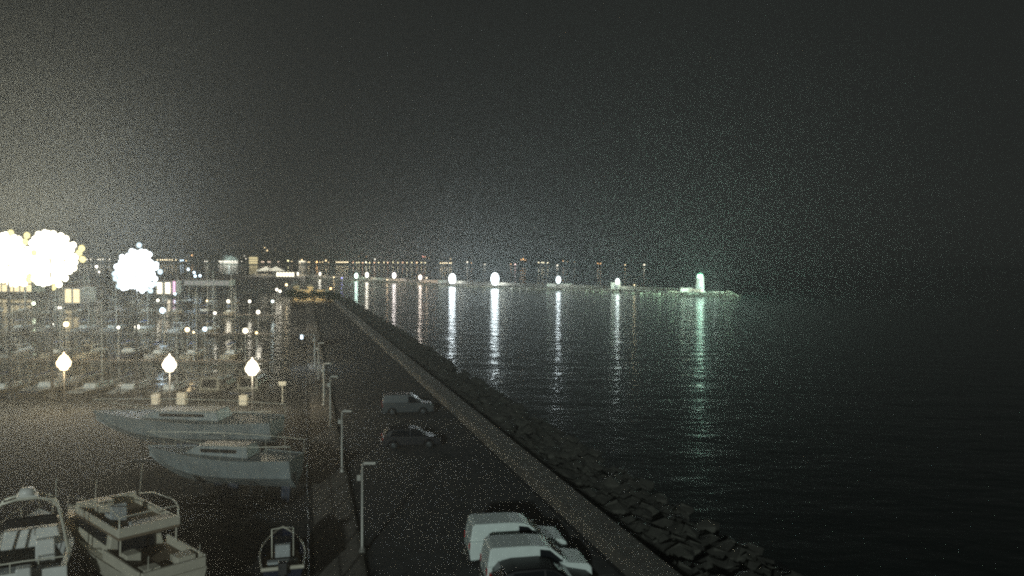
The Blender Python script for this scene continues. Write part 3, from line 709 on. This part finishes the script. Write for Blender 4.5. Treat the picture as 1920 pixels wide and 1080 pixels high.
# ------------------------------------------------------------ boats (local +x = bow, z = 0 keel line)
def hull(mb, L, B, F, zk=0.0, fine=2.2, flare=.35, tr=.86, n=14, cap=True, dmb=None, sheer=.35, deadrise=.5, coam=0.0):
    secs = []
    for i in range(n+1):
        t = i/n; bb = B/2*(tr+(1-tr)*math.sin(min(1, t*2.2)*math.pi/2))*(1-max(0, (t-.35)/.65)**fine)
        x = L*t; rise = max(0, (t-.55)/.45)**2.2
        ks = zk+rise*F*.85; zg = zk+F+sheer*max(0, t-.2)**1.5*F
        ch = zk+deadrise*F*.55+rise*(F*.6)
        ch = min(ch, zg-.05)
        secs.append([(x-rise*.0, 0, min(ks, ch-.0)), (x, -bb*(.8-flare*.3*t), ch), (x+.06*L*rise*.3, -bb, zg)])
    V = []; Fc = []
    for s_ in secs:
        k, c, g = s_; V += [g, c, k, (c[0], -c[1], c[2]), (g[0], -g[1], g[2])]
    for i in range(n):
        for j in range(4):
            a = i*5+j; Fc.append((a, a+1, a+6, a+5))
    Fc.append((0, 1, 2, 3, 4))
    mb.poly(V, Fc, False)
    if dmb is not None:
        for i in range(n):
            a, b_ = secs[i][2], secs[i+1][2]
            dz = -.03
            dmb.poly([(a[0], a[1]*.97, a[2]+dz), (b_[0], b_[1]*.97, b_[2]+dz), (b_[0], -b_[1]*.97, b_[2]+dz), (a[0], -a[1]*.97, a[2]+dz)], [(0,1,2,3)])
    return secs
def rail(secs, i0, i1, h, r=.02, step=2):
    q = MB()
    for s in (1, -1):
        top = []
        for i in range(i0, i1+1):
            g = secs[i][2]; p = Vector((g[0]-.05, g[1]*s*.93, g[2]+h)); top.append(p)
            if (i-i0) % step == 0: q.tube([(p.x, p.y, g[2]-.02), p], r*.8, 5)
        q.tube(top, r, 5)
    return q

def fly_cruiser(loc, rz, label, L=10.0, B=3.5):
    t = empty('motor_yacht', loc, rz)
    h = MB(); d = MB(); S = hull(h, L, B, 1.75, dmb=d, sheer=.3); h.build('hull', ivory, t); d.build('deck', ivory, t)
    zg = 1.75
    q = MB(); q.box(.3, 3.2, -1.45, 1.45, 1.0+.8, 1.83); q.build('cockpit_sole', teak, t)
    # cockpit coaming
    q = MB(); q.box(.05, .2, -1.5, 1.5, 1.74, 2.3); q.box(.21, 3.2, -1.62, -1.5, 1.74, 2.35); q.box(.21, 3.2, 1.5, 1.62, 1.74, 2.35); q.build('coaming', ivory, t, .03)
    # cabin with sloped front
    q = MB(); q.prism([(3.2, 1.74), (7.9, 2.0), (6.6, 3.1), (6.2, 3.2), (3.2, 3.25)], -1.38, 1.38, 0, None, 1.8, .14); cab = q.build('cabin', ivory, t, .05)
    for s in (-1, 1):
        q = MB(); y = lambda z: s*(1.38-.14*(z-1.8)+.006)
        P = [(3.5, 2.35), (6.9, 2.5), (6.35, 2.98), (3.5, 2.98)]
        V = [(a, y(b_), b_) for a, b_ in P]+[(a, y(b_)-s*.03, b_) for a, b_ in P]
        q.poly(V, [(0,1,2,3), (4,5,6,7), (0,1,5,4), (1,2,6,5), (2,3,7,6), (3,0,4,7)]); q.build('window', glass, cab)
    q = MB(); q.box(3.14, 3.197, -.9, .9, 1.85, 3.1); q.build('saloon_door', glass, t)
    # flybridge deck reaching over the cockpit, with low wall and curved rail
    f = MB(); f.box(2.0, 6.2, -1.5, 1.5, 3.26, 3.42); f.build('flybridge_deck', teak, t, .04)  # dark teak here: shade of the open interior put into the colour
    f = MB(); f.box(2.0, 2.12, -1.5, 1.5, 3.42, 3.95); f.box(2.13, 5.8, -1.5, -1.4, 3.42, 3.85); f.box(2.13, 5.8, 1.4, 1.5, 3.42, 3.85)
    f.prism([(5.81, 3.42), (6.2, 3.42), (6.0, 4.1), (5.81, 4.1)], -1.5, 1.5); f.build('flybridge_wall', ivory, t, .03)
    r_ = MB()
    for s in (-1, 1): r_.tube([(2.05, s*1.42, 3.95), (2.05, s*1.42, 4.55), (2.6, s*1.44, 4.75), (4.2, s*1.44, 4.6), (5.4, s*1.44, 4.15)], .035, 6)
    r_.tube([(2.05, -1.42, 4.55), (2.0, 0, 4.6), (2.05, 1.42, 4.55)], .035, 6); r_.build('flybridge_rail', steelb, t)
    q = MB(); q.box(5.0, 5.4, .1, .9, 3.43, 4.3); q.build('helm_console', ivory, t, .05)
    q = MB(); q.box(3.9, 4.4, .1, .9, 3.43, 3.9); q.box(3.8, 3.899, .1, .9, 3.43, 4.5); q.build('seat', cushion, t, .05)
    q = MB(); q.box(2.2, 2.8, -1.3, .6, 3.43, 3.85); q.build('seat', cushion, t, .05)
    for B_ in ((.5, 1.1, -1.3, -.4, 1.835, 2.35), (.3, .8, .5, 1.3, 1.835, 2.3), (1.7, 2.3, .6, 1.3, 1.835, 2.5)):
        q = MB(); q.box(*B_); q.build('cockpit_locker', ivory, t, .04)
    q = MB(); q.box(-.7, .0, -1.4, 1.4, .62, .72); q.build('swim_platform', teak, t, .02)
    for yv in (-1.35, 1.35):
        q = MB(); q.tube([(2.15, yv, 2.35), (2.1, yv, 3.26)], .04, 6); q.build('pillar', ivory, t)
    q = MB(); q.tube([(5.2, -1.3, 4.1), (5.0, -1.35, 6.2)], .015, 5); q.build('aerial', steelb, t)
    q = MB(); q.tube([(4.6, 1.3, 4.3), (4.5, 1.2, 5.9)], .015, 5); q.build('aerial', steelb, t)
    q = MB(); q.tube([(.15, -1.2, 2.3), (.05, -1.2, 3.1)], .018, 5); q.build('flag_staff', steelb, t)
    q = MB(); q.tube([(.15, 1.2, 2.3), (0, 1.25, 3.2)], .018, 5); q.build('flag_staff', steelb, t)
    rail(S, 9, 14, .6, .02).build('bow_rail', steelb, t)
    return tag(t, label, 'motor yacht')
def arch_boat(loc, rz, label, L=7.0, B=2.7):
    t = empty('motorboat', loc, rz)
    h = MB(); d = MB(); S = hull(h, L, B, 1.35, dmb=None, sheer=.3); h.build('hull', white, t)
    # gunwale deck ring + foredeck + sole
    dk = MB()
    for i in range(6, 14):
        a, b_ = S[i][2], S[i+1][2]; dk.poly([(a[0], a[1]*.98, a[2]-.02), (b_[0], b_[1]*.98, b_[2]-.02), (b_[0], -b_[1]*.98, b_[2]-.02), (a[0], -a[1]*.98, a[2]-.02)], [(0,1,2,3)])
    for i in range(0, 6):
        a, b_ = S[i][2], S[i+1][2]
        for s in (1, -1): dk.poly([(a[0], s*a[1], a[2]), (b_[0], s*b_[1], b_[2]), (b_[0], s*b_[1]*.84, b_[2]), (a[0], s*a[1]*.84, a[2])], [(0,1,2,3)]); dk.poly([(a[0], s*a[1]*.84, a[2]), (b_[0], s*b_[1]*.84, b_[2]), (b_[0], s*b_[1]*.84, .8), (a[0], s*a[1]*.84, .8)], [(0,1,2,3)])
    dk.build('deck', white, t)
    q = MB(); q.box(.1, 3.0, -1.0, 1.0, .74, .8); q.build('cockpit_sole', darksteel, t)
    q = MB(); q.box(-.05, .12, -1.22, 1.22, .9, 1.42); q.build('transom_top', white, t, .03)
    q = MB(); q.prism([(3.0, 1.3), (5.9, 1.5), (5.0, 1.85), (4.2, 1.98), (3.0, 1.98)], -.95, .95, 0, None, 1.3, .2); q.build('cabin', white, t, .05)
    q = MB(); q.poly([(3.3, -.85, 2.0), (3.3, .85, 2.0), (3.0, .78, 2.45), (3.0, -.78, 2.45)], [(0,1,2,3)]); q.tube([(3.0, -.78, 2.45), (3.0, .78, 2.45)], .025, 5); q.build('windscreen', glass, t)
    q = MB(); q.box(4.25, 4.75, -.3, .3, 1.955, 2.02); q.build('hatch', canvas, t, .02)
    q = MB()
    for x, k in ((1.15, 1.0), (1.75, .94)):
        q.tube([(x+.25, -1.22, 1.35), (x+.1, -1.05*k, 2.6), (x, -.92*k, 3.25), (x, -.72*k, 3.5), (x, -.3, 3.6), (x, .3, 3.6), (x, .72*k, 3.5), (x, .92*k, 3.25), (x+.1, 1.05*k, 2.6), (x+.25, 1.22, 1.35)], .045, 8)
    q.tube([(1.15, -.3, 3.6), (1.75, -.3, 3.6)], .025, 5); q.tube([(1.15, .3, 3.6), (1.75, .3, 3.6)], .025, 5); q.build('arch', steelb, t)
    q = MB(); q.box(1.2, 1.7, -.3, .3, 3.62, 3.68); q.lathe([(.24, 3.68), (.27, 3.76), (.2, 3.9), (.02, 3.93)], 14, (1.45, 0, 0)); q.build('radar', white, t)
    q = MB(); q.tube([(1.2, -.86, 3.4), (1.2, -.88, 4.2)], .014, 5); q.build('aerial', steelb, t)
    q = MB(); q.tube([(1.25, .95, 2.2), (1.1, 1.1, 5.4)], .016, 5); q.build('aerial', steelb, t)
    q = MB(); q.tube([(.0, -1.2, 1.75), (-.02, 0, 1.78), (.0, 1.2, 1.75)], .03, 6); [q.tube([(.02, y_, 1.4), (.0, y_, 1.76)], .02, 5) for y_ in (-1.18, -.4, .4, 1.18)]; q.build('stern_rail', steelb, t)
    q = MB(); q.box(.5, 1.0, -.95, -.3, .8, 1.25); q.build('seat', cushion, t, .05)
    q = MB(); q.box(.4, .95, .25, .9, .8, 1.35); q.build('seat', cushion, t, .05)
    q = MB(); q.box(2.4, 2.75, -.75, -.15, .8, 1.7); q.build('helm_console', white, t, .05)
    q = MB(); q.box(-.55, -.1, -.22, .22, 1.15, 1.7); q.box(-.42, -.2, -.1, .1, .1, 1.15); q.build('outboard_motor', white, t, .06)
    rail(S, 8, 14, .5, .018).build('bow_rail', steelb, t)
    return tag(t, label, 'motorboat')
def open_boat(loc, rz, label):
    t = empty('motorboat', loc, rz)
    h = MB(); S = hull(h, 5.2, 2.1, .95); h.build('hull', bluepaint, t)
    q = MB()
    for s in (1, -1): q.tube([(a[2][0], s*a[2][1], a[2][2]+.02) for a in S], .045, 6)
    q.tube([(0, -.95, .98), (0, .95, .98)], .1, 6); q.build('rubbing_strake', ivory, t)
    q = MB(); q.box(.1, 4.1, -.85, .85, .5, .55); q.build('sole', teak, t)
    q = MB(); q.box(2.0, 2.6, -.35, .35, .55, 1.35); q.build('helm_console', cushion, t, .05)
    q = MB(); q.box(2.1, 2.16, -.42, .42, 1.4, 1.75); q.build('windscreen', glass, t, .02)
    q = MB(); q.tube([(2.2, -.5, .55), (2.2, -.5, 2.1), (2.2, 0, 2.15), (2.2, .5, 2.1), (2.2, .5, .55)], .025, 6); q.build('handrail', steelb, t)
    q = MB(); q.box(.9, 1.3, -.7, .7, .55, .95); q.build('seat', cushion, t, .04)
    q = MB(); q.box(-.45, -.05, -.2, .2, .8, 1.35); q.box(-.35, -.15, -.09, .09, -.1, .8); q.build('outboard_motor', darksteel, t, .05)
    return tag(t, label, 'motorboat')
def sail_boat(loc, rz, L, label, hm, mast_h, keel=False, grp=None, cover=True):
    B = L*.31; t = empty('sailing_yacht', loc, rz); F = .95+L*.03
    h = MB(); d = MB(); S = hull(h, L, B, F, fine=1.9, tr=.62, dmb=d, sheer=.25, deadrise=.75); h.build('hull', hm, t); d.build('deck', white if hm != dimgrey else dimgrey, t)
    q = MB(); q.prism([(L*.28, F-.02), (L*.72, F+.08), (L*.64, F+.38), (L*.3, F+.45)], -B*.24, B*.24, 0, None, F, .25); cb = q.build('cabin', white if hm != dimgrey else dimgrey, t, .04)
    for s in (-1, 1):
        q = MB(); q.box(L*.36, L*.6, min(s*(B*.24-.03), s*(B*.24-.09)), max(s*(B*.24-.03), s*(B*.24-.09)), F+.16, F+.3); q.build('window', glass, cb)
    if mast_h:
        q = MB(); q.tube([(L*.56, 0, F), (L*.56, 0, F+mast_h)], [.085, .06], 8); q.tube([(L*.56, -.7, F+mast_h*.5), (L*.56, .7, F+mast_h*.5)], .025, 5); q.build('mast', alu, t)
        q = MB(); q.tube([(L*.55, 0, F+1.3), (L*.14, 0, F+1.25)], .06, 6); bo = q.build('boom', alu, t)
        q = MB(); q.tube([(L*.53, 0, F+1.42), (L*.3, 0, F+1.5), (L*.15, 0, F+1.38)], [.14, .17, .09], 8); q.build('sail_cover', canvas, bo)
        q = MB(); top = (L*.56, 0, F+mast_h*.97)
        for e in ((L*.995, 0, F+.2), (.02, 0, F+.05), (L*.54, B*.45, F+.05), (L*.54, -B*.45, F+.05)): q.tube([top, e], .012, 4)
        q.build('rigging', steelb, t)
    if keel:
        q = MB(); q.prism([(L*.38, -.0+.35), (L*.56, .35), (L*.52, -.95), (L*.4, -.95)], -.09, .09); q.build('keel', antifoul, t, .03)
        q = MB(); q.prism([(L*.03, .55), (L*.1, .5), (L*.1, -.6), (L*.05, -.6)], -.04, .04); q.build('rudder', antifoul, t, .02)
        rail(S, 0, 14, .55, .014).build('guard_rail', steelb, t)
    return tag(t, label, 'sailing yacht', grp)
def stands(loc, rz, L, zb, label):
    t = empty('boat_cradle', loc, rz)
    q = MB(); q.box(L*.2, L*.75, -.9, -.8, 0, .12); q.box(L*.2, L*.75, .8, .9, 0, .12)
    for x in (.25, .7): q.box(L*x-.06, L*x+.06, -.8+.001, .8-.001, .0, .1)
    q.build('base_frame', darksteel, t)
    for x in (.25, .7):
        for s in (-1, 1):
            q = MB(); q.tube([(L*x, s*.84, .12), (L*x, s*1.0, zb)], .05, 6); q.build('prop', darksteel, t)
    return tag(t, label, 'boat cradle', 'cradles under the boats in the yard')
def place(fn_, px, py, z, hdg, *a, **k):
    """stern centre seen at px,py at height z"""
    g = gp(px, py, z); return g
# near boats on the hard standing
gA = gp(46, 1086, 1.6)
arch_boat((gA.x, gA.y, .35), R(117), 'white motorboat with a tubular arch and radar dome, bottom left corner').scale = (1.05, 1.12, 1.08)
stands((gA.x, gA.y, 0), R(117), 6.0, .95, 'low steel cradle under the arch motorboat at bottom left')
gB = gp(330, 1086, 1.4)
hB = R(137)
fly_cruiser((gB.x, gB.y, .35), hB, 'pale flybridge motor yacht on the hard, second boat from bottom left').scale = (1.12, .8, .68)
stands((gB.x, gB.y, 0), hB, 9.5, .6, 'low steel cradle under the pale flybridge yacht')
gC = gp(530, 1062, 1.4)
open_boat((gC.x, gC.y, .5), R(106), 'small dark blue open boat with a pale stern edge beside the fence').scale = (.85, .85, .85)
stands((gC.x, gC.y, 0), R(106), 4.6, .75, 'low cradle under the small dark blue open boat')
# grey hulls behind
gD = gp(556, 948, 0)
sail_boat((gD.x, gD.y, 1.0), R(172), 8.6, 'grey sailing yacht on props with bow to the left, nearer of the two', dimgrey, 0, True, 'grey yachts standing in the boatyard').scale = (1, 1.2, 1.38)
stands((gD.x, gD.y, 0), R(172), 8.6, 1.5, 'tall props under the nearer grey sailing yacht')
gE = gp(520, 865, 0)
sail_boat((gE.x, gE.y, 1.0), R(176), 12.5, 'grey sailing yacht on props, farther of the two in the yard', dimgrey, 0, True, 'grey yachts standing in the boatyard').scale = (1, 1.2, 1.38)
stands((gE.x, gE.y, 0), R(176), 12.5, 1.5, 'tall props under the farther grey sailing yacht')

# ------------------------------------------------------------ moored boats
def moored_motor(L, hm, cm):
    t = empty('motor_cruiser'); B = L*.33; F = 1.15+L*.03
    h = MB(); d = MB(); S = hull(h, L, B, F, dmb=d, zk=-.2); h.build('hull', hm, t); d.build('deck', cm, t)
    q = MB(); q.prism([(L*.25, F-.25), (L*.75, F-.05), (L*.6, F+1.0), (L*.25, F+1.05)], -B*.36, B*.36, 0, None, F, .15); c = q.build('cabin', cm, t, .05)
    for s in (-1, 1):
        q = MB(); yy = B*.36-.05; q.box(L*.3, L*.6, min(s*yy, s*(yy-.1)), max(s*yy, s*(yy-.1))+(.0), F+.45, F+.8); q.build('window', glass, c)
    q = MB(); q.box(L*.25-.06, L*.25-.003, -B*.25, B*.25, F, F+.9); q.build('cabin_door', glass, t)
    q = MB(); q.tube([(L*.3, -B*.3, F+1.0), (L*.28, -B*.3, F+1.7), (L*.28, B*.3, F+1.7), (L*.3, B*.3, F+1.0)], .03, 5); q.build('radar_arch', steelb, t)
    return t
dimwhite = mat('dimmed_white', (.34, .33, .3), .5, var=.2, scale=1.0); dimcream = mat('dimmed_cream', (.3, .27, .2), .5, var=.2, scale=1.0)  # white and cream darkened: weaker light at the moorings put into colour
protos = [moored_motor(8.0, dimwhite, dimwhite), moored_motor(9.5, bluepaint, dimcream), moored_motor(7.0, dimcream, dimcream)]
mdesc = ['white motor cruiser', 'dark hulled motor cruiser', 'small cream motor cruiser']
sp = [sail_boat((0,0,0), 0, 9.0, '', dimwhite, 11.0), sail_boat((0,0,0), 0, 11.0, '', bluepaint, 13.5), sail_boat((0,0,0), 0, 8.0, '', dimcream, 9.5)]
sdesc = ['white sailing boat', 'dark hulled sailing boat', 'cream sailing boat']
used = set(); ALLP = protos+sp; ALLD = mdesc+sdesc
def moor(k, x, y, rz, label, group):
    o = ALLP[k] if k not in used else copy_tree(ALLP[k]); used.add(k)
    o.location = (x, y, WZ-.25); o.rotation_euler = (0, 0, rz)
    tag(o, label, 'boat', group)
rgm = random.Random(11)
rows_b = [(81.0, 'against the near quay', fn(YQ)-4, -58, .5, 4.2, 1), (113.6, 'beyond the nearest pontoon', fn(113)-9, -78, .6, 5.2, 1),
          (155.6, 'beyond the middle pontoon', fn(155)-11, -104, .75, 6.0, 1), (208.6, 'beyond the far pontoon', fn(208)-13, -138, .85, 7.5, 1), (258.6, 'beyond the last pontoon', fn(258)-15, -150, .85, 8.5, 1)]
for (Y, where, xa, xb, ps, step, _) in rows_b:
    xs = []; x = xb
    while x < xa-2: xs.append(x); x += step*rgm.uniform(.9, 1.15)
    for i, x in enumerate(xs):
        sail = rgm.random() < ps; k = (3+rgm.randrange(3)) if sail else rgm.randrange(3)
        moor(k, x, Y+rgm.uniform(-.3, .5), R(90+rgm.uniform(-3, 3)), '%s moored %s, %s boat from the left' % (ALLD[k], where, ORD[i]), 'boats moored '+where)
# pontoons
for i, (Y, xa, nm) in enumerate(((112, fn(112)-5, 'nearest'), (154, fn(154)-6, 'middle'), (207, fn(207)-7, 'far'), (257, fn(257)-8, 'last'))):
    L = 70+Y*.35; t = empty('pontoon', (xa-L, Y, WZ))
    q = MB(); q.box(0, L, -1.1, 1.1, .22, .42); q.build('deck', wood, t)
    q = MB()
    for k in range(int(L/6)): q.box(k*6+.5, k*6+3.5, -1.0, 1.0, -.3, .218)
    q.build('float', concrete, t)
    tag(t, 'long floating wooden walkway, the %s one from the quay' % nm, 'pontoon', 'pontoons in the marina')
# small things on the quay: bollards lit by lamps
bl = None
for i, px in enumerate((182, 244, 300, 362, 420, 500, 545)):
    g = gp(px, 744 if i % 2 else 748); g.y = YQ-1.0-.0; g.x = (px-960)/1500*g.y
    t = MB(); t.lathe([(.2, 0), (.16, .08), (.12, .35), (.22, .45), (.2, .55), (.02, .58)], 12)
    o = t.build('bollard', darksteel, None, loc=(g.x, g.y, 0)); tag(o, 'iron mooring bollard, %s from the left on the near quay edge' % ORD[i], 'bollard', 'bollards on the near quay')
# lit items beneath the big lamps
def box_thing(name, px, D, w_, h_, m, lb, cat):
    x = (px-960)/1500*D; t = empty(name, (x, D, 0))
    q = MB(); q.box(-w_/2, w_/2, -.3, .3, 0.05, h_); q.build('cabinet', m, t, .03)
    q = MB(); q.box(-w_/2-.04, w_/2+.04, -.34, .34, h_, h_+.06); q.build('lid', m, t, .01)
    q = MB(); q.box(-w_/2+.06, w_/2-.06, -.33, -.303, .15, h_-.1); q.build('door', ivory, t)
    return tag(t, lb, cat)
box_thing('service_cabinet', 340, 73, .8, 1.1, ivory, 'cream service cabinet just right of the middle big warm lamp', 'cabinet')
box_thing('service_cabinet', 290, 73, .6, .9, whitewall, 'pale service cabinet left of the middle big warm lamp', 'cabinet')
box_thing('service_cabinet', 456, 73, .7, .9, ivory, 'cream service cabinet left of the rightmost big warm lamp', 'cabinet')
t = empty('quay_sign', ((529-960)/1500*74, 74, 0)); q = MB(); q.tube([(0, 0, 0), (0, 0, 1.9)], .06, 8); q.build('post', ivory, t)
q = MB(); q.box(-.35, .35, -.1, -.062, 1.7, 2.1); q.build('board', ivory, t, .02)
tag(t, 'small pale blank board on a post right of the rightmost big warm lamp', 'sign')

# ------------------------------------------------------------ volume added to stand for the lens glow around the lamps
hz = MB(); hz.box(-4400, 4400, -60, 3200, WZ-3.0, 110)
ho = hz.build('glow_haze', mat('haze_surface', (1, 1, 1))); tag(ho, kind='stuff')
hm = bpy.data.materials.new('glow_haze'); hm.use_nodes = True; hm.node_tree.nodes.clear()
pv_ = hm.node_tree.nodes.new('ShaderNodeVolumePrincipled'); pv_.inputs['Density'].default_value = 0.00007
pv_.inputs['Color'].default_value = (.92, .96, .95, 1); pv_.inputs['Anisotropy'].default_value = 0.82
mo = hm.node_tree.nodes.new('ShaderNodeOutputMaterial'); hm.node_tree.links.new(pv_.outputs[0], mo.inputs['Volume'])
hm.cycles.volume_sampling = 'EQUIANGULAR'
ho.data.materials.clear(); ho.data.materials.append(hm)
